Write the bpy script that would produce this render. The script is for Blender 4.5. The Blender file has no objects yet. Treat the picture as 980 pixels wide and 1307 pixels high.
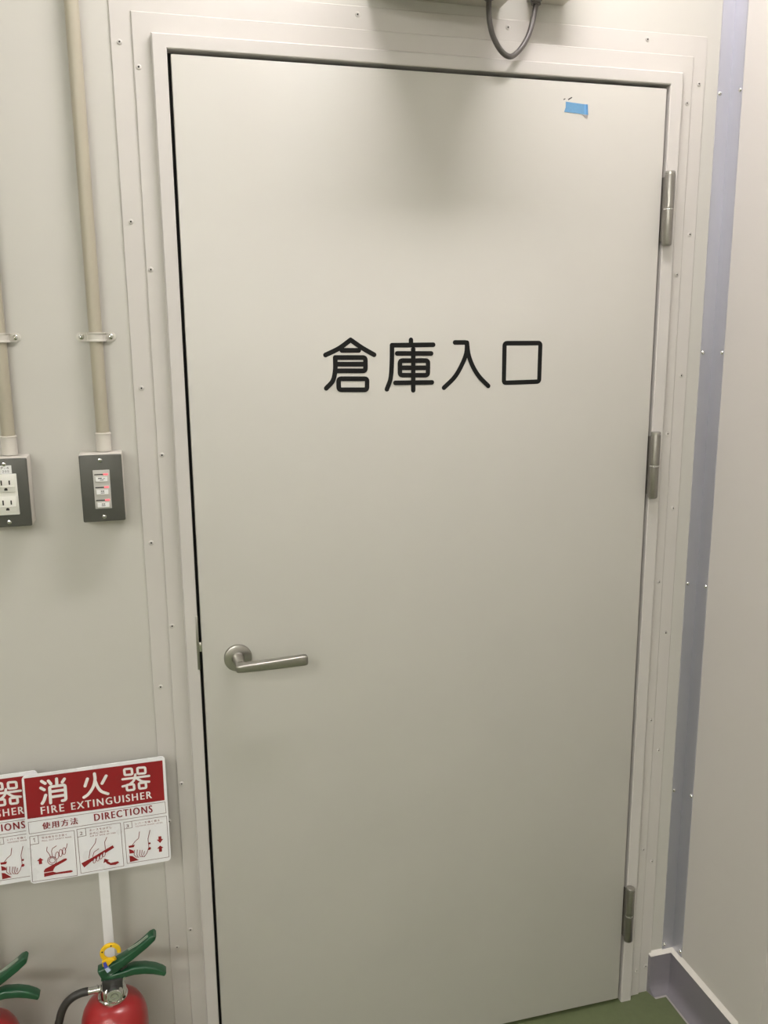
import bpy, bmesh, math, random
from mathutils import Vector, Matrix
random.seed(7)
scn = bpy.context.scene
COL = scn.collection

# ------------------------------------------------------------------ camera
F = 1114.24                                    # focal length in pixels of the 980x1307 frame
CAM = Vector((-0.06809, -1.59056, 1.56288))
R0 = Vector((0.96585975, -0.25894628, -0.00785875))    # camera right, in world axes
R1 = Vector((-0.05998499, -0.19402522, -0.97916087))   # camera down
R2 = Vector((0.25202527, 0.94620349, -0.20293404))     # camera forward
cd = bpy.data.cameras.new('camera')
cam = bpy.data.objects.new('camera', cd); COL.objects.link(cam)
cd.sensor_fit = 'AUTO'; cd.sensor_width = 36.0; cd.lens = F * 36.0 / 1307.0
cd.clip_start = 0.02
m = Matrix((R0, -R1, -R2)).transposed().to_4x4(); m.translation = CAM
cam.matrix_world = m
scn.camera = cam

# ------------------------------------------------------------------ world, exposure
w = bpy.data.worlds.new('world'); scn.world = w; w.use_nodes = True
w.node_tree.nodes['Background'].inputs[0].default_value = (0.02, 0.02, 0.02, 1)
w.node_tree.nodes['Background'].inputs[1].default_value = 1.0
vs = scn.view_settings
vs.view_transform = 'Standard'; vs.look = 'None'; vs.gamma = 1.0; vs.use_curve_mapping = False
vs.exposure = 0.06
# ceiling luminaires (x centre, y, length, strength); some added for brightness, all built further down as fixtures
CEIL = 2.72
LAMPS = [(0.45, -0.48, 0.72, 60.0, (1.0, 0.942, 0.94), 'ceiling lamp nearest the door'),
         (-1.45, -0.48, 1.2, 8.0, (1.0, 0.95, 0.94), 'added unseen ceiling lamp nearest the fire extinguishers'),  # added lamp, put in to balance wall brightness
         (-1.45, -2.40, 1.2, 50.0, (1.0, 0.98, 0.915), 'ceiling lamp above and left of the viewer'),
         (-0.50, -4.20, 1.2, 100.0, (1.0, 0.98, 0.915), 'added unseen ceiling lamp behind the viewer'),  # added lamp, lifts the lower door and walls
         (-2.00, -3.60, 1.0, 85.0, (1.0, 0.98, 0.915), 'added unseen ceiling lamp behind and left of the viewer')]  # added lamp, more fill from the far left

def ray(u, v):
    return R0 * ((u - 490) / F) + R1 * ((v - 653.5) / F) + R2
def P(u, v, y=0.0):
    r = ray(u, v); return CAM + r * ((y - CAM.y) / r.y)
def PX(u, v, x):
    r = ray(u, v); return CAM + r * ((x - CAM.x) / r.x)

# ------------------------------------------------------------------ materials
MATS = {}
def mat(name, col, rough=0.5, metal=0.0, var=0.04, scale=40.0, bump=0.0, spec=0.5, emit=None, stretch=None, rvar=0.06, coat=0.0):
    if name in MATS: return MATS[name]
    mt = bpy.data.materials.new(name); mt.use_nodes = True
    nt = mt.node_tree; b = nt.nodes['Principled BSDF']
    tc = nt.nodes.new('ShaderNodeTexCoord')
    mp = nt.nodes.new('ShaderNodeMapping'); nt.links.new(tc.outputs['Object'], mp.inputs[0])
    if stretch: mp.inputs['Scale'].default_value = stretch
    nz = nt.nodes.new('ShaderNodeTexNoise'); nz.inputs['Scale'].default_value = scale; nz.inputs['Detail'].default_value = 4
    nt.links.new(mp.outputs[0], nz.inputs[0])
    rp = nt.nodes.new('ShaderNodeValToRGB')
    rp.color_ramp.elements[0].position = 0.3; rp.color_ramp.elements[1].position = 0.7
    c = Vector(col)
    rp.color_ramp.elements[0].color = (*(c * (1 - var)), 1); rp.color_ramp.elements[1].color = (*[min(1, q * (1 + var)) for q in c], 1)
    nt.links.new(nz.outputs[0], rp.inputs[0]); nt.links.new(rp.outputs[0], b.inputs['Base Color'])
    mr = nt.nodes.new('ShaderNodeMapRange')
    mr.inputs['To Min'].default_value = max(0.02, rough - rvar); mr.inputs['To Max'].default_value = min(1, rough + rvar)
    nt.links.new(nz.outputs[0], mr.inputs[0]); nt.links.new(mr.outputs[0], b.inputs['Roughness'])
    b.inputs['Metallic'].default_value = metal
    b.inputs['Specular IOR Level'].default_value = spec
    b.inputs['Coat Weight'].default_value = coat
    if bump:
        bp = nt.nodes.new('ShaderNodeBump'); bp.inputs['Strength'].default_value = bump; bp.inputs['Distance'].default_value = 0.002
        nt.links.new(nz.outputs[0], bp.inputs['Height']); nt.links.new(bp.outputs[0], b.inputs['Normal'])
    if emit:
        b.inputs['Emission Color'].default_value = (*emit[0], 1); b.inputs['Emission Strength'].default_value = emit[1]
    MATS[name] = mt
    return mt

WALLC = (0.53, 0.515, 0.475)
mat('wall_panel', WALLC, 0.5, var=0.012, scale=3.0, rvar=0.04)
mat('right_panel', (0.62, 0.59, 0.56), 0.5, var=0.012, scale=3.0, rvar=0.04)  # pinker panel, also lightened to stand in for light missing on that wall
mat('door_paint', (0.53, 0.515, 0.475), 0.42, var=0.012, scale=5.0, rvar=0.04, bump=0.0)
mat('frame_paint', (0.56, 0.535, 0.51), 0.4, var=0.012, scale=8.0, rvar=0.04)
mat('trim_paint', (0.55, 0.525, 0.495), 0.42, var=0.012, scale=8.0, rvar=0.04)
mat('floor_green', (0.13, 0.155, 0.075), 0.42, var=0.06, scale=60.0, bump=0.05)
mat('ceiling_white', (0.72, 0.71, 0.68), 0.8, var=0.02)
mat('corner_alu', (0.52, 0.52, 0.57), 0.40, metal=0.75, var=0.03, scale=20, stretch=(1, 1, 0.05))
mat('base_vinyl', (0.215, 0.20, 0.225), 0.45, var=0.03, scale=25)
mat('caulk', (0.72, 0.69, 0.64), 0.6, var=0.03, scale=60)
mat('sealant_grey', (0.42, 0.39, 0.39), 0.6, var=0.05)
mat('black_rubber', (0.012, 0.011, 0.010), 0.7, var=0.1)
mat('letter_black', (0.008, 0.008, 0.008), 0.5, var=0.05, spec=0.2)
mat('steel_satin', (0.44, 0.425, 0.40), 0.29, metal=1.0, var=0.02, scale=300, rvar=0.012)
mat('hinge_steel', (0.33, 0.315, 0.29), 0.34, metal=1.0, var=0.04, scale=300, rvar=0.02)
mat('steel_bright', (0.80, 0.79, 0.77), 0.16, metal=1.0, var=0.03)
mat('chrome', (0.70, 0.70, 0.68), 0.09, metal=1.0, var=0.03, rvar=0.03)
mat('dark_hole', (0.02, 0.018, 0.016), 0.7)
mat('conduit_beige', (0.40, 0.365, 0.285), 0.4, var=0.03, scale=15, rvar=0.04)
mat('fitting_cream', (0.58, 0.55, 0.50), 0.42, var=0.02, scale=30)
mat('saddle_cream', (0.58, 0.555, 0.50), 0.38, var=0.03, scale=30)
mat('plate_grey', (0.09, 0.09, 0.08), 0.38, metal=0.25, var=0.03, scale=60)
mat('receptacle_white', (0.74, 0.73, 0.68), 0.4, var=0.02)
mat('module_grey', (0.50, 0.49, 0.46), 0.45, var=0.03)
mat('card_white', (0.78, 0.78, 0.78), 0.5, var=0.02)
mat('print_grey', (0.10, 0.10, 0.10), 0.6)
mat('red_led', (0.8, 0.10, 0.12), 0.4, emit=((1.0, 0.16, 0.2), 0.75))
mat('tape_blue', (0.135, 0.31, 0.52), 0.75, var=0.08, scale=220, bump=0.3, stretch=(1, 1, 4))
mat('tape_lit_end', (0.16, 0.37, 0.66), 0.75, var=0.08, scale=220)  # brighter copy of the tape blue, light on the lifted end painted in
mat('scuff', (0.06, 0.05, 0.05), 0.8)
mat('sign_white', (0.82, 0.82, 0.85), 0.28, var=0.012, scale=20)
mat('sign_red', (0.27, 0.010, 0.015), 0.32, var=0.03, scale=20)
mat('sign_line', (0.16, 0.08, 0.08), 0.5)
mat('sign_white_ink', (0.80, 0.78, 0.77), 0.32, var=0.02)
mat('sign_dark_red', (0.22, 0.012, 0.02), 0.4)
mat('ext_red', (0.32, 0.016, 0.018), 0.3, var=0.03, scale=10, coat=0.25)
mat('lever_green', (0.008, 0.065, 0.026), 0.3, var=0.05, scale=30, coat=0.3)
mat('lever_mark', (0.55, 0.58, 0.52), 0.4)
mat('ring_yellow', (0.80, 0.50, 0.01), 0.4, var=0.04, scale=60)
mat('black_plastic', (0.025, 0.024, 0.022), 0.42, var=0.08)
mat('hose_black', (0.03, 0.028, 0.026), 0.5, var=0.15, scale=150)
mat('tag_blue', (0.05, 0.06, 0.40), 0.5)
mat('tag_pale', (0.45, 0.52, 0.68), 0.5)
mat('cable_grey', (0.10, 0.09, 0.085), 0.32, var=0.06, scale=60)
mat('box_beige', (0.56, 0.535, 0.47), 0.45, var=0.03)
mat('pole_white', (0.80, 0.79, 0.79), 0.35, var=0.02)
mat('lamp_housing', (0.80, 0.79, 0.76), 0.5)
LAMPM = []

# ------------------------------------------------------------------ mesh collection
class MB:
    def __init__(s): s.v = []; s.f = []
    def add(s, vs_, fs_):
        o = len(s.v); s.v += [tuple(q) for q in vs_]; s.f += [tuple(i + o for i in f) for f in fs_]; return s
    def box(s, x0, x1, y0, y1, z0, z1, bevel=0.0, seg=2):
        bm = bmesh.new(); bmesh.ops.create_cube(bm, size=1.0)
        for q in bm.verts:
            q.co = Vector(((x0 + x1) / 2 + q.co.x * (x1 - x0), (y0 + y1) / 2 + q.co.y * (y1 - y0), (z0 + z1) / 2 + q.co.z * (z1 - z0)))
        if bevel: bmesh.ops.bevel(bm, geom=bm.edges[:], offset=bevel, segments=seg, profile=0.5, affect='EDGES')
        bm.verts.index_update()
        s.add([q.co.copy() for q in bm.verts], [[q.index for q in f.verts] for f in bm.faces]); bm.free(); return s
    def poly(s, pts): return s.add(pts, [list(range(len(pts)))])
    def prism(s, pts, d):
        """closed polygon pts (3D) pushed along vector d"""
        n = len(pts); d = Vector(d); a = [Vector(p) for p in pts]
        s.add(a + [p + d for p in a], [list(range(n))[::-1], list(range(n, 2 * n))] + [[i, (i + 1) % n, n + (i + 1) % n, n + i] for i in range(n)]); return s
    def lathe(s, prof, c, axis=(0, 0, 1), n=32, caps=True):
        ax = Vector(axis).normalized(); u = ax.orthogonal().normalized(); q = ax.cross(u); c = Vector(c)
        vs_ = []; fs_ = []
        for r, h in prof:
            for i in range(n):
                a = 2 * math.pi * i / n; vs_.append(c + ax * h + (u * math.cos(a) + q * math.sin(a)) * r)
        k = len(prof)
        for j in range(k - 1):
            for i in range(n):
                fs_.append([j * n + i, j * n + (i + 1) % n, (j + 1) * n + (i + 1) % n, (j + 1) * n + i])
        if caps:
            if prof[0][0] > 1e-6: fs_.append(list(range(n))[::-1])
            if prof[-1][0] > 1e-6: fs_.append([(k - 1) * n + i for i in range(n)])
        return s.add(vs_, fs_)
    def sweep(s, path, sec, side=(0, 1, 0), caps=True):
        """path: 3D points; sec: list (per point) of closed section [(a,b)..], a along side, b along side x tangent"""
        pts = [Vector(p) for p in path]; side = Vector(side).normalized(); n = len(sec[0]); vs_ = []; fs_ = []
        for k, p in enumerate(pts):
            t = (pts[min(k + 1, len(pts) - 1)] - pts[max(k - 1, 0)]).normalized()
            a = (side - t * side.dot(t)).normalized(); b = a.cross(t)
            for x, y in sec[k]: vs_.append(p + a * x + b * y)
        for k in range(len(pts) - 1):
            for i in range(n): fs_.append([k * n + i, k * n + (i + 1) % n, (k + 1) * n + (i + 1) % n, (k + 1) * n + i])
        if caps: fs_.append(list(range(n))[::-1]); fs_.append([(len(pts) - 1) * n + i for i in range(n)])
        return s.add(vs_, fs_)
    def tube(s, path, r, n=12, side=(0, 1, 0)):
        rr = r if isinstance(r, (list, tuple)) else [r] * len(path)
        sec = [[(q * math.cos(2 * math.pi * i / n), q * math.sin(2 * math.pi * i / n)) for i in range(n)] for q in rr]
        return s.sweep(path, sec, side)
    def stroke(s, pts, width, nrm, close=False, caps=10):
        """flat pen stroke: one ribbon with rounded corners and round ends"""
        nrm = Vector(nrm).normalized(); p = [Vector(q) for q in pts]; h = width / 2
        q = []; n = len(p)
        for i in range(n):                      # round off the corners
            if (i in (0, n - 1)) and not close: q.append(p[i]); continue
            a, b, c = p[i - 1], p[i], p[(i + 1) % n]; d1 = a - b; d2 = c - b
            ang = d1.angle(d2, math.pi)
            if ang > math.radians(150): q.append(b); continue
            r = min(h * 1.15, d1.length * 0.45, d2.length * 0.45); e1 = b + d1.normalized() * r; e2 = b + d2.normalized() * r
            for k in range(5):
                t = k / 4; q.append(e1 * (1 - t) ** 2 + b * (2 * t * (1 - t)) + e2 * t * t)
        p = q; n = len(p); L = []; R = []
        for i in range(n):
            a = p[i - 1] if (i or close) else p[i]; c = p[(i + 1) % n] if (i < n - 1 or close) else p[i]
            t1 = (p[i] - a); t2 = (c - p[i])
            t1 = t1.normalized() if t1.length > 1e-9 else t2.normalized(); t2 = t2.normalized() if t2.length > 1e-9 else t1
            t = (t1 + t2).normalized(); o = nrm.cross(t) * min(h / max(0.35, t.dot(t1)), 2 * h)
            L.append(p[i] + o); R.append(p[i] - o)
        m_ = n if close else n - 1
        s.add(L + R, [[i, (i + 1) % n, n + (i + 1) % n, n + i] for i in range(m_)])
        if not close and caps:
            for e_, o in ((0, -1), (n - 1, 1)):
                t = (p[min(e_ + 1, n - 1)] - p[max(e_ - 1, 0)]).normalized() * o; u = nrm.cross(t)
                s.add([p[e_] + (u * math.cos(math.pi * k / caps) + t * math.sin(math.pi * k / caps)) * h for k in range(caps + 1)], [list(range(caps + 1))])
        return s
    def moved(s, d):
        d = Vector(d); s.v = [tuple(Vector(q) + d) for q in s.v]; return s

WL = {}                                        # world base point of every top-level thing
def root_of(o):
    while o.parent: o = o.parent
    return o
def mesh_of(name, mb, mt, off=(0, 0, 0), smooth=True, angle=35):
    me = bpy.data.meshes.new(name); off = Vector(off)
    me.from_pydata([tuple(Vector(q) - off) for q in mb.v], [], mb.f)
    bm = bmesh.new(); bm.from_mesh(me); bmesh.ops.recalc_face_normals(bm, faces=bm.faces[:]); bm.to_mesh(me); bm.free()
    me.materials.append(MATS[mt] if isinstance(mt, str) else mt)
    if smooth:
        me.shade_smooth(); me.set_sharp_from_angle(angle=math.radians(angle))
    return me
def obj(name, mb, mt, parent=None, smooth=True, angle=35, at=None, flat=None):
    """one mesh object in world coordinates; flat=n keeps all faces looking along n"""
    off = WL[root_of(parent).name] if parent else Vector(at or (0, 0, 0))
    me = mesh_of(name, mb, mt, off, smooth, angle)
    if flat is not None:
        n = Vector(flat); bm = bmesh.new(); bm.from_mesh(me)
        for f in bm.faces:
            f.normal_update()
            if f.normal.dot(n) < 0: f.normal_flip()
        bm.to_mesh(me); bm.free()
    o = bpy.data.objects.new(name, me); COL.objects.link(o)
    if parent: o.parent = parent
    else: o.location = off; WL[o.name] = off
    return o
def inst(src_mesh, name, pos, parent, rot=None):
    o = bpy.data.objects.new(name, src_mesh); COL.objects.link(o); o.parent = parent
    o.location = Vector(pos) - WL[root_of(parent).name]
    if rot: o.rotation_euler = rot
    return o
def tag(o, label=None, cat=None, group=None, kind=None):
    if label: o['label'] = label
    if cat: o['category'] = cat
    if group: o['group'] = group
    if kind: o['kind'] = kind
    return o
def thing(name, loc, label=None, cat=None, group=None, kind=None):
    o = bpy.data.objects.new(name, None); COL.objects.link(o); o.location = loc; o.empty_display_size = 0.05
    WL[o.name] = Vector(loc); return tag(o, label, cat, group, kind)
def copy_tree(o, d, parent=None):
    c = o.copy(); COL.objects.link(c); c.parent = parent
    if parent is None:
        c.location = o.location + Vector(d); WL[c.name] = WL[o.name] + Vector(d)
    for ch in o.children: copy_tree(ch, d, c)
    return c
def text_mesh(s, a, b, cap, nrm, bold=0.0):
    """lettering from baseline point a to b, capital height cap, as flat faces"""
    cu = bpy.data.curves.new('txt', 'FONT'); cu.body = s; cu.size = 1.0; cu.resolution_u = 3; cu.space_character = 1.25
    ob = bpy.data.objects.new('txt', cu); COL.objects.link(ob)
    dg = bpy.context.evaluated_depsgraph_get(); me = ob.evaluated_get(dg).to_mesh()
    vs_ = [q.co.copy() for q in me.vertices]; fs_ = [list(p.vertices) for p in me.polygons]
    ob.evaluated_get(dg).to_mesh_clear(); COL.objects.unlink(ob); bpy.data.objects.remove(ob); bpy.data.curves.remove(cu)
    mb = MB()
    if not vs_: return mb
    x0 = min(q.x for q in vs_); x1 = max(q.x for q in vs_); y0 = min(q.y for q in vs_); y1 = max(q.y for q in vs_)
    a = Vector(a); b = Vector(b); nrm = Vector(nrm).normalized(); ux = (b - a); L = ux.length; ux.normalize(); uy = nrm.cross(ux)
    for k, sh in enumerate((-bold, bold) if bold else (0.0,)):     # a second, shifted pass thickens the strokes
        mb.add([a + ux * ((q.x - x0) / (x1 - x0) * L + sh) + uy * ((q.y - y0) / (y1 - y0) * cap) + nrm * (0.00005 * k) for q in vs_], fs_)
    return mb

# ================================================================== THE SETTING
WY = 0.016          # face of the door wall
WXR = 1.07          # face of the right wall
XL, YB = -2.6, -5.0 # left wall, wall behind the camera
FX0, FX1, FZ = -0.030, 0.953, 2.041            # outside of the door frame

tag(obj('floor', MB().box(XL, 1.3, YB, 0.30, -0.06, 0.0), 'floor_green'), 'green coated floor in front of the door', 'floor', kind='structure')
tag(obj('ceiling', MB().box(XL, 1.3, YB, 0.30, CEIL, CEIL + 0.06), 'ceiling_white'), 'white ceiling of the room', 'ceiling', kind='structure')
wb = MB().box(XL, FX0, WY, 0.12, 0, CEIL).box(FX1, 1.2, WY, 0.12, 0, CEIL).box(FX0, FX1, WY, 0.12, FZ, CEIL)
tag(obj('wall_back', wb, 'wall_panel', smooth=False), 'cream metal panel wall around the door', 'wall', kind='structure')
tag(obj('wall_left', MB().box(XL - 0.1, XL, YB, 0.12, 0, CEIL), 'wall_panel', smooth=False), 'cream panel wall on the left', 'wall', kind='structure')
tag(obj('wall_front', MB().box(XL, 1.2, YB - 0.1, YB, 0, CEIL), 'wall_panel', smooth=False), 'cream panel wall behind the viewer', 'wall', kind='structure')
# right wall with a second, recessed doorway starting at y = -0.297
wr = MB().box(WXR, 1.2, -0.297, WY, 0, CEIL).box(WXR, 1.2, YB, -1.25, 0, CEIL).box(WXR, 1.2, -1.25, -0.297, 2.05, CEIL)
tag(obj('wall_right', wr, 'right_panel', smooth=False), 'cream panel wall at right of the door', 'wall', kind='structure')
d2 = thing('door_2', (WXR + 0.05, -0.77, 0), 'recessed cream door in right wall at picture edge', 'door', kind='structure')
obj('leaf', MB().box(WXR + 0.06, WXR + 0.10, -1.247, -0.300, 0.008, 2.045, 0.002), 'door_paint', d2)
def ushape(loops, name, mt, parent):
    """surround of three sides: loops = [(left, right, top, y)] joined one after another"""
    mb = MB(); vs_ = []; fs_ = []
    for l, r, t, y in loops: vs_ += [(l, y, 0), (l, y, t), (r, y, t), (r, y, 0)]
    for k in range(len(loops) - 1):
        for i in range(3): fs_.append([k * 4 + i, k * 4 + i + 1, k * 4 + 5 + i, k * 4 + 4 + i])
    mb.add(vs_, fs_); return obj(name, mb, mt, parent, angle=25)
# flat flange of that doorway
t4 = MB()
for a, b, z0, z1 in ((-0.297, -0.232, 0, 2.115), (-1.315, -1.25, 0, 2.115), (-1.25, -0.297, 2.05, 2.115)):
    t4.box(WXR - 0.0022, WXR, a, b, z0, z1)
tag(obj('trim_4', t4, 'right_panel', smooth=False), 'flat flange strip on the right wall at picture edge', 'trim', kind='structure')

# ------------------------------------------------------------------ flanges of the door, with pop rivets
rv = MB().lathe([(0.0044, 0.0), (0.0042, 0.0010), (0.0032, 0.0017), (0.0018, 0.0018), (0.0016, 0.0008)], (0, 0, 0), (0, -1, 0), 14, caps=False)
RIV = mesh_of('rivet', rv, 'trim_paint')
PIN = mesh_of('pin', MB().lathe([(0.0017, 0.0008), (0.0011, 0.0014), (0.0, 0.0015)], (0, 0, 0), (0, -1, 0), 10, caps=False), 'dark_hole')
def rivet(x, z, y, parent):
    o = inst(RIV, 'rivet', (x, y, z), parent)
    p = bpy.data.objects.new('pin', PIN); COL.objects.link(p); p.parent = o
t1 = thing('trim_1', (0.46, WY, 0), 'outer flange surround of the door with pop rivets', 'trim', kind='structure')
ushape([(-0.094, 1.011, 2.112, WY), (-0.094, 1.011, 2.112, 0.0142), (-0.0928, 1.0098, 2.1108, 0.0130), (-0.060, 0.981, 2.074, 0.0130)], 'flange', 'trim_paint', t1)
for k in range(8):
    rivet(-0.080, 2.027 - 0.2795 * k, 0.013, t1); rivet(0.997, 2.027 - 0.2795 * k, 0.013, t1)
for x in (-0.02, 0.319, 0.598, 0.881): rivet(x, 2.098, 0.013, t1)
t2 = thing('trim_2', (0.46, WY, 0), 'inner flange surround of the door with pop rivets', 'trim', kind='structure')
ushape([(-0.060, 0.981, 2.0745, 0.0130), (-0.060, 0.981, 2.0745, 0.0110), (-0.0585, 0.9795, 2.073, 0.0096), (FX0, FX1, FZ, 0.0096)], 'flange', 'trim_paint', t2)
for k in range(7):
    rivet(-0.052, 1.990 - 0.3207 * k, 0.0096, t2); rivet(0.971, 1.990 - 0.3207 * k, 0.0096, t2)

# ------------------------------------------------------------------ the door
LW, LZ0, LZ1 = 0.92, 0.010, 2.011
D = thing('door_1', (0.46, 0.0, 0.0), 'cream steel door with black Japanese lettering and lever handle', 'door', kind='structure')
GI, GR, GT = -0.006, 0.9265, 2.018
ushape([(FX0, FX1, FZ, 0.0096), (FX0, FX1, FZ, -0.001), (FX0 + 0.002, FX1 - 0.002, FZ - 0.002, -0.003), (GI - 0.0015, GR + 0.0015, GT + 0.0015, -0.003),
        (GI, GR, GT, -0.0015), (GI, GR, GT, 0.046), (0.014, 0.906, 1.997, 0.046), (0.014, 0.906, 1.997, 0.11)], 'door_frame', 'frame_paint', D)
ushape([(GI, GR, GT, 0.024), (0.0, 0.92, 2.0105, 0.026), (0.004, 0.916, 2.0075, 0.043), (0.014, 0.906, 1.997, 0.0455)], 'gasket', 'black_rubber', D)
leaf = obj('door_leaf', MB().box(0, LW, 0.0, 0.040, LZ0, LZ1, 0.0012), 'door_paint', D)
N = Vector((0, -1, 0))
def q4(pts, y=-0.0004):                        # zoom-crop pixels of the lettering -> points on the leaf
    return [P(400 + x / 3.0625, 410 + yy / 3.0625, y) for x, yy in pts]
def smoothpts(pts, n=6):
    """Catmull-Rom through the points"""
    out = []; p = [Vector(q) for q in pts]; p = [p[0] * 2 - p[1]] + p + [p[-1] * 2 - p[-2]]
    for i in range(1, len(p) - 2):
        for k in range(n):
            t = k / n
            out.append(0.5 * ((2 * p[i]) + (p[i + 1] - p[i - 1]) * t + (2 * p[i - 1] - 5 * p[i] + 4 * p[i + 1] - p[i + 2]) * t * t + (3 * p[i] - p[i - 1] - 3 * p[i + 1] + p[i + 2]) * t ** 3))
    out.append(p[-2]); return out
def glyph(strokes, parent, name, wd):
    mb = MB()
    for k, (pts, kind) in enumerate(strokes):
        p3 = q4(pts, -0.0003 - 0.00008 * k)
        if kind == 's': p3 = smoothpts(p3)
        mb.stroke(p3, wd, N, close=(kind == 'c'), caps=14)
    return obj(name, mb, 'letter_black', parent, smooth=False, flat=N)
WD = 0.0088
glyph([([(145, 73), (100, 106), (47, 132)], 's'), ([(145, 73), (190, 104), (237, 131)], 's'), ([(111, 114), (177, 114)], 'l'),
       ([(85, 142), (85, 190), (76, 232), (50, 262)], 's'), ([(85, 142), (203, 142), (203, 194), (90, 194)], 'l'), ([(88, 168), (203, 168)], 'l'),
       ([(98, 225), (210, 225), (209, 268), (99, 268)], 'c')], leaf, 'kanji_letter', WD)
glyph([([(381, 73), (381, 92)], 'l'), ([(307, 94), (468, 92)], 'l'), ([(307, 94), (306, 170), (301, 225), (287, 266)], 's'),
       ([(327, 126), (460, 126)], 'l'), ([(338, 154), (448, 154), (447, 211), (338, 211)], 'c'), ([(338, 182), (448, 182)], 'l'),
       ([(320, 241), (463, 239)], 'l'), ([(390, 110), (390, 270)], 'l')], leaf, 'kanji_letter', WD)
glyph([([(553, 83), (599, 83), (600, 100)], 'l'), ([(600, 84), (597, 125), (580, 170), (552, 218), (510, 260)], 's'),
       ([(600, 84), (606, 130), (622, 175), (648, 217), (683, 253)], 's')], leaf, 'kanji_letter', WD)
glyph([([(747, 86), (887, 85), (882, 236), (744, 241)], 'c')], leaf, 'kanji_letter', WD)
# pen scuffs above the tape
sc = MB().stroke([P(725.5, 127, -0.0002), P(727, 126, -0.0002), P(729.5, 124.5, -0.0002)], 0.0022, N).stroke([P(719.5, 127, -0.0002), P(721, 126.2, -0.0002)], 0.0018, N)
obj('scuff_mark', sc, 'scuff', leaf, smooth=False, flat=N)

# lever handle
RX, RZ = 0.0655, 0.957
hd = obj('lever_handle', MB().tube([(RX, -0.006, RZ), (RX, -0.030, RZ), (RX + 0.0005, -0.044, RZ - 0.0005)], [0.0110, 0.0095, 0.0095], 20, (1, 0, 0)), 'steel_satin', D)
tag(hd, 'satin steel lever handle')
obj('rose', MB().lathe([(0.0265, 0.0), (0.0265, 0.004), (0.0255, 0.0062), (0.0235, 0.0072), (0.012, 0.0076), (0.0105, 0.0100), (0.0, 0.0100)], (RX, 0.0, RZ), (0, -1, 0), 48), 'steel_satin', hd)
lev = MB(); path = []; secs = []
def rrect(a, b, r, n=3):
    """rounded rectangle, half sizes a, b"""
    o = []
    for cx, cy, s in ((a - r, b - r, 0), (-(a - r), b - r, 90), (-(a - r), -(b - r), 180), (a - r, -(b - r), 270)):
        for k in range(n + 1):
            t = math.radians(s + 90 * k / n); o.append((cx + r * math.cos(t), cy + r * math.sin(t)))
    return o
for t in (0, 0.015, 0.05, 0.15, 0.3, 0.5, 0.7, 0.85, 0.95, 0.985, 1.0):
    x = RX - 0.0085 + t * 0.1335; z = RZ - 0.001 + 0.003 * t; y = -0.052 + 0.006 * math.sin(math.pi * min(1, t)) * -0.3
    hgt = 0.0072 + 0.0026 * t; dep = 0.0105 - 0.0035 * t
    e = 0.72 if t in (0, 1.0) else (0.93 if t in (0.015, 0.985) else 1.0)
    path.append((x, y, z)); secs.append(rrect(dep * e, hgt * e, 0.0026))
lev.sweep(path, secs, (0, 1, 0)); obj('lever', lev, 'steel_satin', hd, angle=50)
# latch side: strike plate on the jamb and latch bolt in the gap
st = MB().box(GI - 0.0042, GI + 0.0006, -0.0036, 0.020, 0.941, 1.046, 0.0004)
obj('strike_plate', st, 'steel_satin', D)
obj('latch_bolt', MB().box(GI - 0.001, 0.002, 0.006, 0.018, 0.973, 0.992, 0.001), 'steel_bright', D)
# hinges
HX, HY, HR = 0.9295, -0.0125, 0.0100
for zc in (1.7905, 1.2865, 0.2405):
    h = obj('hinge', MB().box(0.9215, 0.9255, -0.010, 0.030, zc - 0.060, zc + 0.060), 'hinge_steel', D)
    obj('upper_knuckle', MB().lathe([(HR - 0.0012, 0.001), (HR, 0.002), (HR, 0.0625), (HR - 0.0004, 0.064)], (HX, HY, zc), n=28), 'hinge_steel', h)
    obj('lower_knuckle', MB().lathe([(HR - 0.004, -0.0685), (HR - 0.001, -0.067), (HR, -0.064), (HR, -0.002), (HR - 0.0012, -0.001)], (HX, HY, zc), n=28), 'hinge_steel', h)
    obj('washer', MB().lathe([(HR - 0.0006, -0.0012), (HR - 0.0003, 0.0), (HR - 0.0006, 0.0012)], (HX, HY, zc), n=28), 'steel_bright', h)
    obj('cap', MB().lathe([(HR - 0.0016, 0.064), (HR - 0.0016, 0.0652), (HR - 0.0002, 0.0656), (HR - 0.0004, 0.0690), (HR - 0.0016, 0.0700)], (HX, HY, zc), n=28), 'steel_satin', h)

# ------------------------------------------------------------------ corner angle with dome rivets
t3 = thing('trim_3', (WXR, WY, 0), 'lavender grey metal corner strip between the two walls', 'trim', kind='structure')
prof = [(1.0410, WY), (1.0410, WY - 0.0015)]
prof.append((WXR - 0.0015, WY - 0.0015))
prof += [(WXR - 0.0015, -0.0225), (WXR, -0.0225), (WXR, WY)]
obj('corner_angle', MB().prism([(x, y, 0.085) for x, y in prof], (0, 0, CEIL - 0.085)), 'corner_alu', t3, angle=25)
DOM = mesh_of('rivet', MB().lathe([(0.0046, 0), (0.0043, 0.0012), (0.0032, 0.0024), (0.0016, 0.003), (0, 0.0031)], (0, 0, 0), (0, -1, 0), 14, caps=False), 'steel_bright')
for z in (2.51, 2.013, 1.514, 1.017, 0.522, 0.118):
    inst(DOM, 'rivet', (1.0462, WY - 0.0015, z), t3)
    inst(DOM, 'rivet', (WXR - 0.0015, -0.0172, z), t3, (0, 0, math.radians(-90)))

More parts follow.
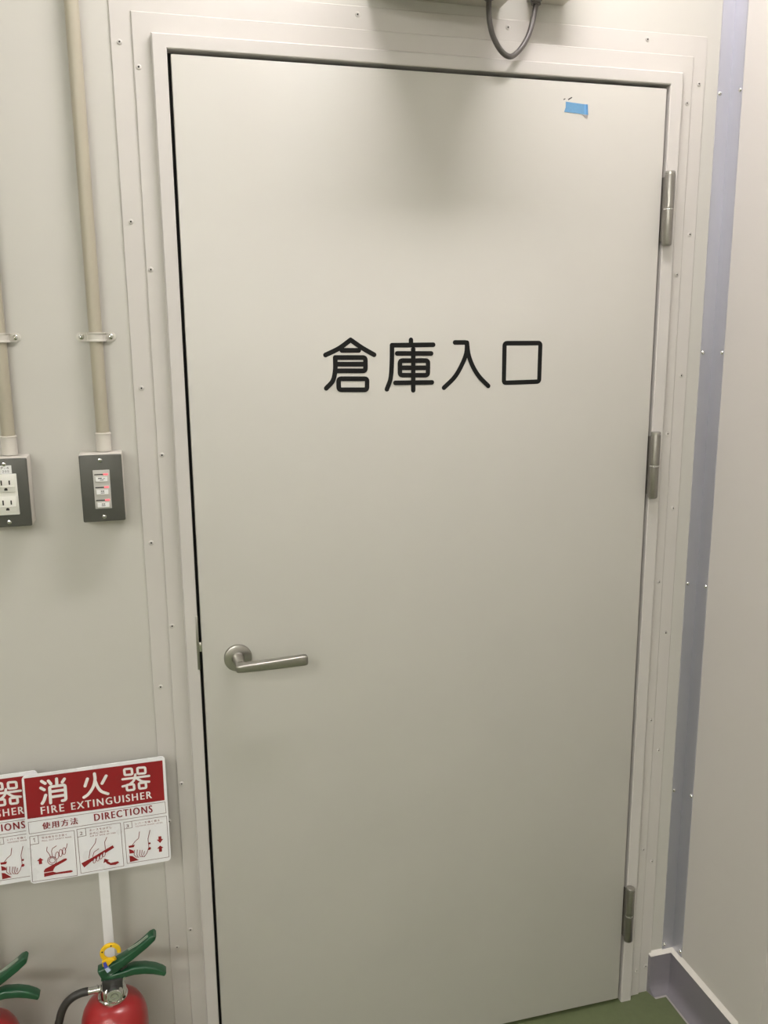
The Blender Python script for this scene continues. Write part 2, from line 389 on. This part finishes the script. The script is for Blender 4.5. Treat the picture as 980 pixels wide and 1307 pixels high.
# ------------------------------------------------------------------ coved skirting
BP = [(0.0, 0.0), (0.0285, 0.0)] + [(0.0285 - 0.018 * math.sin(math.radians(k)), 0.0305 - 0.028 * math.cos(math.radians(k))) for k in range(0, 91, 15)] + [(0.0105, 0.099), (0.0, 0.103)]
def skirt(prof, mode):
    mb = MB(); n = len(prof)
    if mode == 'back': a = [(1.003 + 0.25 * d, WY - d, z) for d, z in prof]; b = [(WXR - d, WY - d, z) for d, z in prof]
    elif mode == 'right': a = [(WXR - d, WY - d, z) for d, z in prof]; b = [(WXR - d, -0.232, z) for d, z in prof]
    else: a = [(XL, WY - d, z) for d, z in prof]; b = [(-0.094, WY - d, z) for d, z in prof]
    mb.add(a + b, [list(range(n)), list(range(n, 2 * n))[::-1]] + [[i, (i + 1) % n, n + (i + 1) % n, n + i] for i in range(n)]); return mb
CP = [(0.0, 0.100), (0.0104, 0.0985), (0.0107, 0.0998), (0.0060, 0.1025), (0.0020, 0.1052), (0.0, 0.1075)]
SP = [(0.0265, 0.0), (0.0320, 0.0), (0.0318, 0.0012), (0.0285, 0.0020), (0.0265, 0.0022)]
for md, nm, lb in (('back', 'baseboard_back', 'short purple grey coved skirting return beside the door'), ('right', 'baseboard_right', 'purple grey coved skirting along the right wall'),
                   ('left', 'baseboard_left', 'purple grey coved skirting behind the fire extinguishers')):
    o = obj(nm, skirt(BP, md), 'base_vinyl', angle=40); tag(o, lb, 'baseboard', kind='structure'); WL[o.name] = Vector((0, 0, 0))
    obj('caulk_bead', skirt(CP, md), 'caulk', o, angle=50)
    obj('floor_sealant', skirt(SP, md), 'sealant_grey', o, angle=50)

# ------------------------------------------------------------------ ceiling lamps
for i, (x, y, ln, e, lc, lb) in enumerate(LAMPS):
    lm = mat('lamp_light_%d' % i, (0.9, 0.9, 0.88), 0.5, emit=(lc, e))
    o = thing('ceiling_lamp', (x, y, CEIL), lb, 'lamp', 'ceiling lamps')
    obj('housing', MB().box(x - ln / 2 - 0.03, x + ln / 2 + 0.03, y - 0.075, y + 0.075, CEIL - 0.035, CEIL, 0.004), 'lamp_housing', o)
    obj('diffuser', MB().box(x - ln / 2, x + ln / 2, y - 0.055, y + 0.055, CEIL - 0.062, CEIL - 0.036, 0.008), lm, o)

# ================================================================== THINGS
# ------------------------------------------------------------------ blue tape
tp = thing('masking_tape', P(735, 138, -0.0006), 'scrap of blue masking tape on the upper door', 'tape')
def tapep(pts, y): return [P(700 + x / 14.0, 110 + yy / 14.0, y) for x, yy in pts]
fl = [(310, 275), (640, 322), (640, 505), (560, 492), (280, 458), (300, 400), (308, 372)]
mb = MB().prism(tapep(fl, -0.0007), (0, 0.0005, 0)); obj('tape_strip', mb, 'tape_blue', tp, smooth=False)
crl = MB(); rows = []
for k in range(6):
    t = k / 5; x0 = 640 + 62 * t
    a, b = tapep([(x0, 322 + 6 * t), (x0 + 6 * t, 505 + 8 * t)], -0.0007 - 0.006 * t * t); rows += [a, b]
crl.add(rows, [[2 * k, 2 * k + 1, 2 * k + 3, 2 * k + 2] for k in range(5)]); obj('lifted_end', crl, 'tape_lit_end', tp)
obj('grey_patch', MB().prism(tapep([(600, 500), (640, 505), (705, 512), (700, 572), (655, 570), (640, 535)], -0.0012), (0, 0.0004, 0)), 'sealant_grey', tp, smooth=False)  # flat grey patch just below the lifted end

# ------------------------------------------------------------------ conduits and wall boxes
def conduit(xc, label):
    o = thing('electrical_conduit', (xc, WY, 1.36), label, 'conduit', 'beige conduits on the wall')
    yc = WY - 0.0128
    obj('pipe', MB().lathe([(0.0112, 1.392), (0.0112, CEIL)], (xc, yc, 0), n=28, caps=False), 'conduit_beige', o)
    obj('connector', MB().lathe([(0.0128, 1.3615), (0.0128, 1.391), (0.0137, 1.3915), (0.0137, 1.3930), (0.0116, 1.3940)], (xc, yc, 0), n=28), 'fitting_cream', o)
    for zc in (1.557, 2.35):
        sd = MB(); r = 0.0130
        path = [(-0.026, WY - 0.0012), (-0.0165, WY - 0.0012), (-0.0140, WY - 0.0025), (-r, WY - 0.008)]
        path += [(-r * math.cos(math.radians(a)), yc - r * math.sin(math.radians(a))) for a in range(0, 181, 15)]
        path += [(r, WY - 0.008), (0.0140, WY - 0.0025), (0.0165, WY - 0.0012), (0.026, WY - 0.0012)]
        sec = [(-0.0078, -0.0007), (0.0078, -0.0007), (0.0078, 0.0020), (0.0056, 0.0020), (0.0046, 0.0008), (-0.0046, 0.0008), (-0.0056, 0.0020), (-0.0078, 0.0020)]
        p3 = [(xc + x, y, zc) for x, y in path]
        sd.sweep(p3, [[(a, -b) for a, b in sec]] * len(p3), (0, 0, 1))
        for s in (-1, 1): sd.lathe([(0.0078, -0.0010), (0.0078, 0.0010), (0.0070, 0.0014), (0, 0.0014)], (xc + s * 0.0248, WY - 0.0010, zc), (0, -1, 0), 20)
        so = obj('saddle_clip', sd, 'saddle_cream', o, angle=30)
        for s in (-1, 1): obj('screw', MB().lathe([(0.0046, 0.0022), (0.0044, 0.0034), (0.003, 0.0046), (0.0009, 0.0050), (0.0, 0.0038)], (xc + s * 0.0240, WY - 0.0002, zc), (0, -1, 0), 16), 'chrome', so)
    return o
conduit(-0.1495, 'vertical beige conduit running down to the grey switch plate')
conduit(-0.3030, 'vertical beige conduit at left edge running down to the outlet')

def wallbox(name, xc, hw, label, cat):
    z0, z1 = 1.2425, 1.3590
    o = thing(name, (xc, WY, z0), label, cat)
    bx = MB().box(xc - hw - 0.0003, xc + hw + 0.0006, -0.0255, WY, z0 - 0.0005, z1 + 0.0012, 0.002)
    obj('box', bx, 'fitting_cream', o)
    obj('cover_plate', MB().box(xc - hw, xc + hw, -0.0310, -0.0258, z0, z1, 0.0022, 3), 'plate_grey', o)
    for z in (z0 + 0.0085, z1 - 0.0090):
        s = obj('screw', MB().lathe([(0.0036, 0.0), (0.0034, 0.0008), (0.002, 0.0014), (0, 0.0016)], (xc, -0.0310, z), (0, -1, 0), 16), 'chrome', o)
        obj('slot', MB().box(xc - 0.0028, xc + 0.0028, -0.0327, -0.0324, z - 0.0005, z + 0.0005), 'dark_hole', s)
    return o, z0, z1
o, z0, z1 = wallbox('light_switch', -0.1553, 0.0350, 'grey switch plate with three red indicator lamps', 'switch')
xc = -0.1553; Y0 = -0.0310
obj('switch_module', MB().box(xc - 0.0137, xc + 0.0137, Y0 - 0.0016, Y0 + 0.001, 1.2655, 1.3330, 0.0006), 'module_grey', o)
for k, zc in enumerate((1.3175, 1.2950, 1.2725)):
    r = obj('rocker', MB().box(xc - 0.0112, xc + 0.0112, Y0 - 0.0030, Y0 - 0.0014, zc - 0.0052, zc + 0.0052, 0.0006), 'module_grey', o)
    obj('name_card', MB().box(xc - 0.0096, xc + 0.0096, Y0 - 0.0033, Y0 - 0.0029, zc - 0.0040, zc + 0.0040), 'card_white', r, smooth=False)
    pr = MB()
    wds = [(-0.0058, 0.0005), (0.0018, 0.0058)] if k == 0 else [(-0.0026, -0.0003), (0.0004, 0.0028)]
    for a, b in wds: pr.box(xc + a, xc + b, Y0 - 0.0034, Y0 - 0.0033, zc + 0.0004, zc + (0.0024 if a < 0.001 or k else 0.0012))
    pr.box(xc - 0.0030, xc + 0.0032, Y0 - 0.0034, Y0 - 0.0033, zc - 0.0022, zc - 0.0010)
    obj('print', pr, 'print_grey', r, smooth=False)
    obj('slit', MB().box(xc - 0.0115, xc + 0.0035, Y0 - 0.0019, Y0 - 0.0015, zc + 0.0070, zc + 0.0088), 'dark_hole', o, smooth=False)
    obj('indicator_lamp', MB().box(xc + 0.0032, xc + 0.0110, Y0 - 0.0022, Y0 - 0.0015, zc + 0.0066, zc + 0.0094, 0.0006), 'red_led', o)

o, z0, z1 = wallbox('power_outlet', -0.3090, 0.0358, 'grey outlet plate with two white sockets at left edge', 'outlet')
xc = -0.3090
obj('receptacle', MB().box(xc - 0.0178, xc + 0.0178, Y0 - 0.0022, Y0 + 0.001, 1.2638, 1.3335, 0.0008), 'receptacle_white', o)
for zc in (1.3170, 1.2830):
    fb = obj('socket_face', MB().box(xc - 0.0150, xc + 0.0150, Y0 - 0.0036, Y0 - 0.0020, zc - 0.0140, zc + 0.0125, 0.0012), 'receptacle_white', o)
    obj('ledge', MB().box(xc - 0.0135, xc + 0.0135, Y0 - 0.0046, Y0 - 0.0034, zc - 0.0055, zc - 0.0036, 0.0004), 'receptacle_white', fb)
    for dx, hh in ((-0.0063, 0.0046), (0.0063, 0.0040)):
        obj('slot', MB().box(xc + dx - 0.0011, xc + dx + 0.0011, Y0 - 0.0040, Y0 - 0.0034, zc + 0.0022 - hh * 0.9, zc + 0.0022 + hh * 0.9), 'dark_hole', fb, smooth=False)
    g = [(xc + 0.0026 * math.cos(math.radians(a)), Y0 - 0.0040, zc - 0.0092 + 0.0026 * math.sin(math.radians(a))) for a in range(0, 181, 20)] + [(xc - 0.0026, Y0 - 0.0040, zc - 0.0112), (xc + 0.0026, Y0 - 0.0040, zc - 0.0112)]
    obj('ground_slot', MB().prism(g, (0, 0.0006, 0)), 'dark_hole', fb, smooth=False)
sk = obj('sticker', MB().box(xc - 0.0150, xc + 0.0112, Y0 - 0.0006, Y0 - 0.0001, 1.3340, 1.3478), 'card_white', o, smooth=False)
obj('sticker_print', text_mesh('LP-4', (xc - 0.0100, Y0 - 0.0008, 1.3418), (xc + 0.0070, Y0 - 0.0008, 1.3418), 0.0038, N), 'print_grey', sk, smooth=False, flat=N)
obj('sticker_print', text_mesh('205', (xc - 0.0035, Y0 - 0.0008, 1.3360), (xc + 0.0070, Y0 - 0.0008, 1.3360), 0.0038, N), 'print_grey', sk, smooth=False, flat=N)

# ------------------------------------------------------------------ boxes above the door and their cable
def devbox(x0, x1, dp, zb, h, label):
    o = thing('junction_box', ((x0 + x1) / 2, WY, zb), label, 'box')
    obj('box_body', MB().box(x0, x1, WY - dp, WY, zb, zb + h, 0.002), 'box_beige', o)
    obj('box_lid', MB().box(x0 + 0.004, x1 - 0.004, WY - dp - 0.006, WY - dp, zb + 0.004, zb + h - 0.004, 0.002), 'box_beige', o)
    return o
bA = devbox(0.335, 0.583, 0.22, 2.129, 0.16, 'wide beige box above the door at top edge')
bB = devbox(0.634, 0.707, 0.060, 2.143, 0.12, 'small beige box above the door with cable entering underneath')
obj('cable_gland', MB().lathe([(0.0105, 0.0), (0.0105, -0.004), (0.0085, -0.006), (0.0085, -0.010)], (P(684, 3, -0.006).x, WY - 0.022, 2.143), n=20), 'cable_grey', bB)
cp = [P(u, v, yy) for u, v, yy in ((683.5, 6, -0.006), (682.5, 16, -0.008), (678.5, 32, -0.012), (672, 50, -0.016), (662, 65, -0.020), (651, 72.3, -0.024), (639.5, 65, -0.026), (629.5, 47, -0.028), (625, 29, -0.030), (623.7, 13, -0.030), (623.5, 0, -0.030))]
GX = P(684, 3, -0.006).x; cp[0] = Vector((GX, WY - 0.022, 2.131))
BZ = 2.129; cp = [q for q in cp if q.z < BZ - 0.010 or q is cp[0]]
top = cp[-1]; cp[0].z = 2.1325; cp += [Vector((top.x, top.y, BZ - 0.0045))]
obj('cable_gland', MB().lathe([(0.0095, 0.0), (0.0095, -0.003), (0.0075, -0.0045)], (top.x, top.y, BZ), n=20), 'cable_grey', bA)
cab = obj('cable', MB().tube(smoothpts(cp, 6), 0.0048, 12, (0, 1, 0)), 'cable_grey', at=tuple(top)); tag(cab, 'grey cable hanging in a loop above the door', 'cable')

# ------------------------------------------------------------------ fire extinguisher signs
SA, SB = -0.062, 0.036                          # sign plane y = SA + SB * z, leaning back towards the wall
SN = Vector((0, -1, SB)).normalized()
def S(u, v, lift=0.0):
    r = ray(u, v); t = (SA + SB * CAM.z - CAM.y) / (r.y - SB * r.z); return CAM + r * t + SN * lift
def c3(pts, lift=0.0): return [S(x / 3.5615, 940 + y / 3.5615, lift) for x, y in pts]       # crop at 0,940
def cA(pts, lift=0.0): return [S(x / 7.258, 960 + y / 7.258, lift) for x, y in pts]         # crop at 0,960
def cB(pts, lift=0.0): return [S(100 + x / 7.261, 960 + y / 7.261, lift) for x, y in pts]   # crop at 100,960
sx = S(132, 1116).x
sg = thing('fire_extinguisher_sign', (sx, SA, 0.0), 'whole red and white fire extinguisher sign on a white pole', 'sign', 'fire extinguisher signs')
cor = c3([(97, 182), (748, 90), (778, 563), (140, 672)])
rc = []
for k in range(4):
    a, b, c = cor[k - 1], cor[k], cor[(k + 1) % 4]; e1 = (a - b).normalized(); e2 = (c - b).normalized(); r = 0.0075
    o_ = b + e1 * r + e2 * r
    for j in range(6):
        t = math.radians(90 * j / 5); rc.append(o_ - e2 * r * math.cos(t) - e1 * r * math.sin(t))
pan = obj('sign_panel', MB().prism(rc, -SN * 0.003), 'sign_white', sg, angle=30)
L1, L2, L3 = 0.0004, 0.0008, 0.0012
obj('red_field', MB().poly(c3([(109, 191), (738, 108), (748, 289), (125, 375)], L1)), 'sign_red', pan, smooth=False, flat=SN)
def ink(name, lst, mt, wd, conv, lift):
    mb = MB()
    for k, (pts, kind) in enumerate(lst):
        p3 = conv(pts, lift + 0.00003 * k)
        if kind == 's': p3 = smoothpts(p3, 5)
        if kind == 'p': mb.poly(p3)
        else: mb.stroke(p3, wd, SN, close=(kind == 'c'), caps=10)
    return obj(name, mb, mt, pan, smooth=False, flat=SN)
KW = 0.0054
ink('kanji_letter', [([(385, 268), (418, 288)], 'l'), ([(378, 330), (410, 347)], 'l'), ([(424, 396), (408, 445), (391, 474)], 's'), ([(448, 264), (472, 292)], 'l'),
     ([(524, 245), (527, 312)], 'l'), ([(597, 246), (577, 276)], 'l'), ([(470, 468), (460, 325), (475, 318), (592, 302), (603, 310), (611, 430), (600, 443), (578, 447)], 'l'),
     ([(466, 365), (604, 346)], 'l'), ([(470, 414), (606, 394)], 'l')], 'sign_white_ink', KW, cA, L2)
ink('kanji_letter', [([(84, 246), (62, 313)], 'l'), ([(257, 218), (220, 288)], 'l'), ([(149, 198), (154, 255), (135, 325), (95, 385), (52, 417)], 's'),
     ([(154, 262), (180, 322), (215, 362), (274, 384)], 's')], 'sign_white_ink', KW, cB, L2)
ink('kanji_letter', [([(424, 157), (494, 150), (500, 204), (430, 212)], 'c'), ([(546, 144), (618, 139), (622, 193), (550, 200)], 'c'), ([(410, 250), (655, 218)], 'l'),
     ([(528, 205), (515, 258), (470, 298), (410, 316)], 's'), ([(540, 240), (590, 268), (655, 272)], 's'),
     ([(446, 302), (514, 294), (519, 345), (452, 353)], 'c'), ([(560, 286), (624, 278), (629, 329), (565, 337)], 'c')], 'sign_white_ink', KW * 0.82, cB, L2)
def word(name, s, u0, v0, u1, v1, cap, mt, bold=0.0, lift=L2):
    a = S(u0, v0, lift); b = S(u1, v1, lift); return obj(name, text_mesh(s, a, b, cap, SN, bold), mt, pan, smooth=False, flat=SN)
word('lettering', 'FIRE', 52.8, 1039.3, 82.0, 1035.0, 0.0144, 'sign_white_ink', 0.00045)
word('lettering', 'EXTINGUISHER', 91.5, 1033.6, 193.8, 1018.5, 0.0144, 'sign_white_ink', 0.00045)
word('lettering', 'DIRECTIONS', 120.8, 1047.8, 194.6, 1036.5, 0.0142, 'sign_dark_red', 0.00055)
word('lettering', '\u4f7f\u7528\u65b9\u6cd5', 54.6, 1058.6, 99.5, 1051.5, 0.0134, 'sign_dark_red', 0.00045)
LWD = 0.0008
fr = [([(128, 390), (750, 297), (755, 347), (133, 443)], 'c'), ([(135, 455), (337, 427), (352, 631), (148, 660)], 'c'), ([(349, 422), (547, 392), (563, 588), (368, 622)], 'c'), ([(562, 390), (757, 361), (768, 547), (578, 577)], 'c'),
      ([(172, 450), (176, 486), (138, 492)], 'l'), ([(388, 416), (391, 450), (353, 457)], 'l'), ([(598, 385), (601, 414), (565, 420)], 'l')]
ink('ruled_lines', fr, 'sign_line', LWD, c3, L1)
ink('number', [([(152, 466), (156, 461), (158, 479)], 'l')], 'sign_line', 0.0009, c3, L2)
for s, u, v in (('2', 102.0, 1065.6), ('3', 161.0, 1056.3)):
    word('number', s, u, v, u + (2.2 if s == '1' else 3.6), v - 0.5, 0.0062, 'sign_line', 0.0)
sm = [('\u5b89\u5168\u6813\u3092\u5f15\u304d\u629c\u304f', 53.5, 1070.5, 85.5, 1066.2, 0.0042), ('PULL OUT SAFETY RING', 53.8, 1074.0, 91.0, 1068.6, 0.0026),
      ('\u30db\u30fc\u30b9\u3092\u306f\u305a\u3057', 114.2, 1061.0, 142.5, 1056.8, 0.0042), ('\u706b\u5143\u306b\u5411\u3051\u308b', 114.4, 1065.2, 139.0, 1061.6, 0.0042), ('AIM AT BASE OF FIRE', 114.6, 1068.2, 147.5, 1063.4, 0.0026),
      ('\u30ec\u30d0\u30fc\u3092\u5f37\u304f\u63e1\u308b', 172.8, 1052.4, 203.6, 1047.8, 0.0042), ('SQUEEZE HAND LEVER', 173.2, 1055.6, 207.5, 1050.4, 0.0026)]
for s, u0, v0, u1, v1, cp_ in sm: word('small_print', s, u0, v0, u1, v1, cp_, 'sign_dark_red')
# pictures: red shapes, then line drawings
def shapes(name, lst, mt, wd, conv, lift):
    for it in lst: ink(name, [it], mt, wd, conv, lift)
shapes('picture_shape', [([(372, 978), (404, 1000), (388, 1003), (392, 1034), (362, 1039), (358, 1007), (342, 1009)], 'p'),
     ([(406, 1102), (418, 1080), (595, 986), (612, 982), (622, 992), (612, 1004), (512, 1060), (496, 1086), (494, 1100), (408, 1114)], 'p'),
     ([(408, 1121), (492, 1106), (522, 1114), (655, 1093), (672, 1096), (674, 1106), (655, 1114), (520, 1131), (410, 1155)], 'p')], 'sign_red', LWD, cA, L1)
shapes('picture_shape', [([(28, 1030), (128, 976), (318, 862), (332, 884), (150, 998), (122, 1012), (55, 1068)], 'p'), ([(242, 986), (232, 1028), (287, 999)], 'p'),
     ([(262, 1001), (300, 1026), (366, 1010), (379, 1022), (345, 1043), (300, 1047), (268, 1034), (248, 1012)], 'p'),
     ([(465, 868), (523, 857), (514, 880), (468, 887)], 'p'), ([(469, 896), (512, 912), (516, 934), (474, 940)], 'p'), ([(473, 960), (500, 962), (560, 999), (478, 1018)], 'p'),
     ([(652, 838), (665, 834), (670, 846), (662, 854), (652, 852)], 'p'), ([(650, 884), (668, 878), (674, 892), (664, 904), (646, 906)], 'p'),
     ([(741, 781), (768, 777), (770, 804), (786, 803), (758, 841), (726, 812), (743, 809)], 'p'), ([(757, 865), (789, 884), (774, 888), (776, 920), (748, 925), (745, 893), (729, 894)], 'p')], 'sign_red', LWD, cB, L1)
def loop(cx, cy, a, b, rot, n=12):
    r = math.radians(rot); return [(cx + a * math.cos(t) * math.cos(r) - b * math.sin(t) * math.sin(r), cy + a * math.cos(t) * math.sin(r) + b * math.sin(t) * math.cos(r)) for t in [2 * math.pi * i / n for i in range(n)]]
lnA = [([(437, 876), (432, 912), (458, 945), (470, 975)], 'l'), ([(523, 866), (486, 890), (478, 915), (484, 965)], 'l'), ([(622, 846), (616, 880), (602, 905)], 'l'),
       (loop(483, 1003, 42, 38, 0, 18), 'c'), (loop(484, 1000, 28, 25, 0, 14), 'c'), (loop(529, 955, 16, 34, 6), 'c'), (loop(562, 932, 15, 34, 4), 'c'), (loop(594, 914, 15, 32, 2), 'c')]
ink('picture_line', lnA, 'sign_dark_red', 0.0010, cA, L2)
ink('picture_finger', [(loop(x, y, 11, 24, 14), 'p') for x, y in ((150, 1003), (182, 984), (211, 965), (238, 944))], 'sign_white', LWD, cB, L2)
ink('picture_line', [(loop(x, y, 11, 24, 14), 'c') for x, y in ((150, 1003), (182, 984), (211, 965), (238, 944))] +
    [([(165, 796), (157, 838), (110, 905), (98, 980)], 'l'), ([(263, 786), (244, 830), (250, 895)], 'l'), ([(188, 893), (146, 922), (133, 966)], 'l')], 'sign_dark_red', 0.0010, cB, L3)
ink('picture_line', [([(566, 735), (558, 795), (525, 825), (500, 858)], 'l'), ([(663, 720), (645, 800), (653, 878), (636, 930), (612, 966)], 'l'),
     ([(520, 905), (516, 950), (540, 970), (560, 970)], 'l'), ([(546, 902), (543, 950), (552, 965)], 'l'), ([(572, 905), (565, 950), (574, 966), (590, 965)], 'l'), ([(592, 905), (586, 950), (598, 968), (612, 960)], 'l'), ([(612, 915), (606, 948)], 'l')],
    'sign_dark_red', 0.0010, cB, L3)
ya = lambda z: SA + SB * z + 0.0032
pt, pb = 0.70, 0.004
po = MB(); po.add([(sx - 0.0088, ya(pb), pb), (sx + 0.0088, ya(pb), pb), (sx + 0.0088, ya(pt), pt), (sx - 0.0088, ya(pt), pt)] + [(sx - 0.0088, ya(pb) + 0.003, pb), (sx + 0.0088, ya(pb) + 0.003, pb), (sx + 0.0088, ya(pt) + 0.003, pt), (sx - 0.0088, ya(pt) + 0.003, pt)],
       [[0, 1, 2, 3], [7, 6, 5, 4], [0, 4, 5, 1], [1, 5, 6, 2], [2, 6, 7, 3], [3, 7, 4, 0]])
obj('pole', po, 'pole_white', sg, smooth=False)
obj('foot_plate', MB().box(sx - 0.055, sx + 0.055, SA + 0.001, -0.019, 0.0, 0.004, 0.001), 'pole_white', sg)

# ------------------------------------------------------------------ fire extinguishers
EX, EY, EZ = -0.197, -0.125, 0.0
def e(x, y, dy=0.0): return P(60 + x / 5.765, 1170 + y / 5.765, EY + dy)
ex = thing('fire_extinguisher', (EX, EY, EZ), 'red fire extinguisher with yellow safety ring, green levers and black hose', 'extinguisher', 'fire extinguishers on the floor')
obj('cylinder', MB().lathe([(0.050, 0.0), (0.054, 0.002), (0.054, 0.016), (0.0575, 0.020), (0.0590, 0.028), (0.0590, 0.325), (0.0580, 0.338), (0.0545, 0.351), (0.0480, 0.363), (0.0390, 0.371), (0.0300, 0.3755), (0.022, 0.377)], (EX, EY, 0), n=64), 'ext_red', ex, angle=60)
vl = obj('valve', MB().lathe([(0.0262, 0.3765), (0.0268, 0.379), (0.0262, 0.382), (0.0240, 0.3835), (0.0240, 0.395), (0.0215, 0.401), (0.016, 0.405)], (EX, EY, 0), n=40), 'chrome', ex, angle=30)
tag(vl, 'chrome valve')
bc = e(497, 570, -0.020)
obj('valve_boss', MB().lathe([(0.0150, 0.0), (0.0150, 0.012), (0.0138, 0.0135), (0.0118, 0.0135), (0.0108, 0.0105), (0.0070, 0.0105), (0.0062, 0.0125), (0.0034, 0.0125), (0.0030, 0.0112), (0.0, 0.0112)], (bc.x, EY - 0.016, bc.z), (0, -1, 0), 36), 'chrome', vl, angle=30)
bl = e(484, 480)
obj('valve_block', MB().box(bl.x - 0.0175, bl.x + 0.0175, EY - 0.015, EY + 0.015, bl.z - 0.014, bl.z + 0.014, 0.002), 'black_plastic', ex)
up = [e(392, 412), e(470, 372), e(560, 315), e(640, 255), e(720, 190), e(775, 138), e(792, 120)]
hs = [0.0105, 0.0100, 0.0082, 0.0072, 0.0070, 0.0066, 0.0035]
obj('upper_lever', MB().sweep(up, [rrect(0.0105, h, min(0.003, h * 0.8)) for h in hs], (0, 1, 0)), 'lever_green', ex, angle=50)
lo = [e(400, 432), e(480, 425), e(570, 402), e(640, 378), (e(720, 372)), e(790, 378), e(845, 392), e(868, 402)]
hs = [0.0060, 0.0062, 0.0066, 0.0078, 0.0074, 0.0066, 0.0052, 0.0038]
obj('lower_lever', MB().sweep(lo, [rrect(0.0105, h, 0.003) for h in hs], (0, 1, 0)), 'lever_green', ex, angle=50)
obj('plunger', MB().prism([e(536, 350, -0.006), e(588, 300, -0.006), e(588, 372, -0.006), e(545, 400, -0.006)], (0, 0.012, 0)), 'black_plastic', ex, smooth=False)
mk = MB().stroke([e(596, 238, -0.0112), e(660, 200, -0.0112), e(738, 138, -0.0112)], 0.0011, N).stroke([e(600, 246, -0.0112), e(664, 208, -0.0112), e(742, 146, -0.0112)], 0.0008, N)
obj('lever_pale_lines', mk, 'lever_mark', ex, smooth=False, flat=N)  # two thin pale strokes drawn along the upper lever
rg = []; c0 = e(467, 262, -0.004); 
for k in range(25):
    a = math.radians(-8 + 310 * k / 24); rg.append((c0.x + 0.0148 * math.cos(a), c0.y, c0.z + 0.0148 * math.sin(a)))
ro = obj('safety_ring', MB().sweep(rg, [rrect(0.0028, 0.0036, 0.0014)] * 25, (0, 1, 0)), 'ring_yellow', ex, angle=50); tag(ro, 'yellow safety ring')
obj('pin_tab', MB().prism([e(405, 335, -0.0135), e(440, 320, -0.0135), e(496, 318, -0.0135), e(440, 372, -0.0135), e(408, 368, -0.0135)], (0, 0.004, 0)), 'ring_yellow', ro, smooth=False)
for k in (7, 13): obj('ring_stud', MB().lathe([(0.0016, 0.0), (0.0013, 0.0008), (0, 0.001)], (rg[k][0], rg[k][1] - 0.0028, rg[k][2]), (0, -1, 0), 10), 'black_plastic', ro)
obj('seal_band', MB().prism([e(412, 345, -0.0150), e(432, 336, -0.0150), e(448, 372, -0.0150), e(424, 386, -0.0150)], (0, 0.004, 0)), 'tag_blue', ex, smooth=False)
obj('seal_tag', MB().prism([e(424, 388, -0.0140), e(448, 370, -0.0140), e(470, 396, -0.0140), e(444, 416, -0.0140)], (0, 0.003, 0)), 'tag_pale', ex, smooth=False)
for q in (e(426, 448), e(570, 422)):
    obj('pivot_pin', MB().lathe([(0.0026, 0.0), (0.0022, 0.001), (0, 0.0013)], (q.x, EY - 0.0105, q.z), (0, -1, 0), 14), 'chrome', ex)
f0, f1 = e(400, 528), e(300, 550)
d_ = (f1 - f0)
obj('hose_fitting', MB().tube([f0, f0 + d_ * 0.18, f0 + d_ * 0.22, f0 + d_ * 0.34, f0 + d_ * 0.36, f1], [0.0066, 0.0066, 0.0078, 0.0078, 0.0062, 0.0062], 20), 'chrome', ex, angle=30)
hp = [e(304, 549), e(250, 562), e(190, 592), e(140, 640), e(108, 700), e(92, 765), e(86, 830)]
b_ = hp[-1]; hp += [Vector((b_.x - 0.004, EY - 0.004, 0.22)), Vector((b_.x - 0.001, EY - 0.008, 0.16)), Vector((b_.x + 0.004, EY - 0.010, 0.13))]
obj('hose', MB().tube(smoothpts(hp, 5), 0.0072, 14), 'hose_black', ex)
obj('nozzle', MB().tube([hp[-1], hp[-1] + Vector((0.001, 0, -0.03)), hp[-1] + Vector((0.002, 0, -0.075))], [0.0085, 0.0085, 0.0115], 16), 'black_plastic', ex)

# the second sign and extinguisher, cut by the left edge of the picture
ex2 = copy_tree(ex, (-0.2185, 0.0, 0.0)); ex2['label'] = 'red fire extinguisher cut off by the left picture edge, green lever tips showing'
t_a = S(210, 965.3); 
r_ = ray(47, 983.5); t_ = (SA + 0.008 + SB * CAM.z - CAM.y) / (r_.y - SB * r_.z); t_b = CAM + r_ * t_
print('sign offset', t_b - t_a)
sg2 = copy_tree(sg, (t_b.x - t_a.x, 0.008, 0.0)); sg2['label'] = 'fire extinguisher sign cut off by left picture edge, behind the whole one'
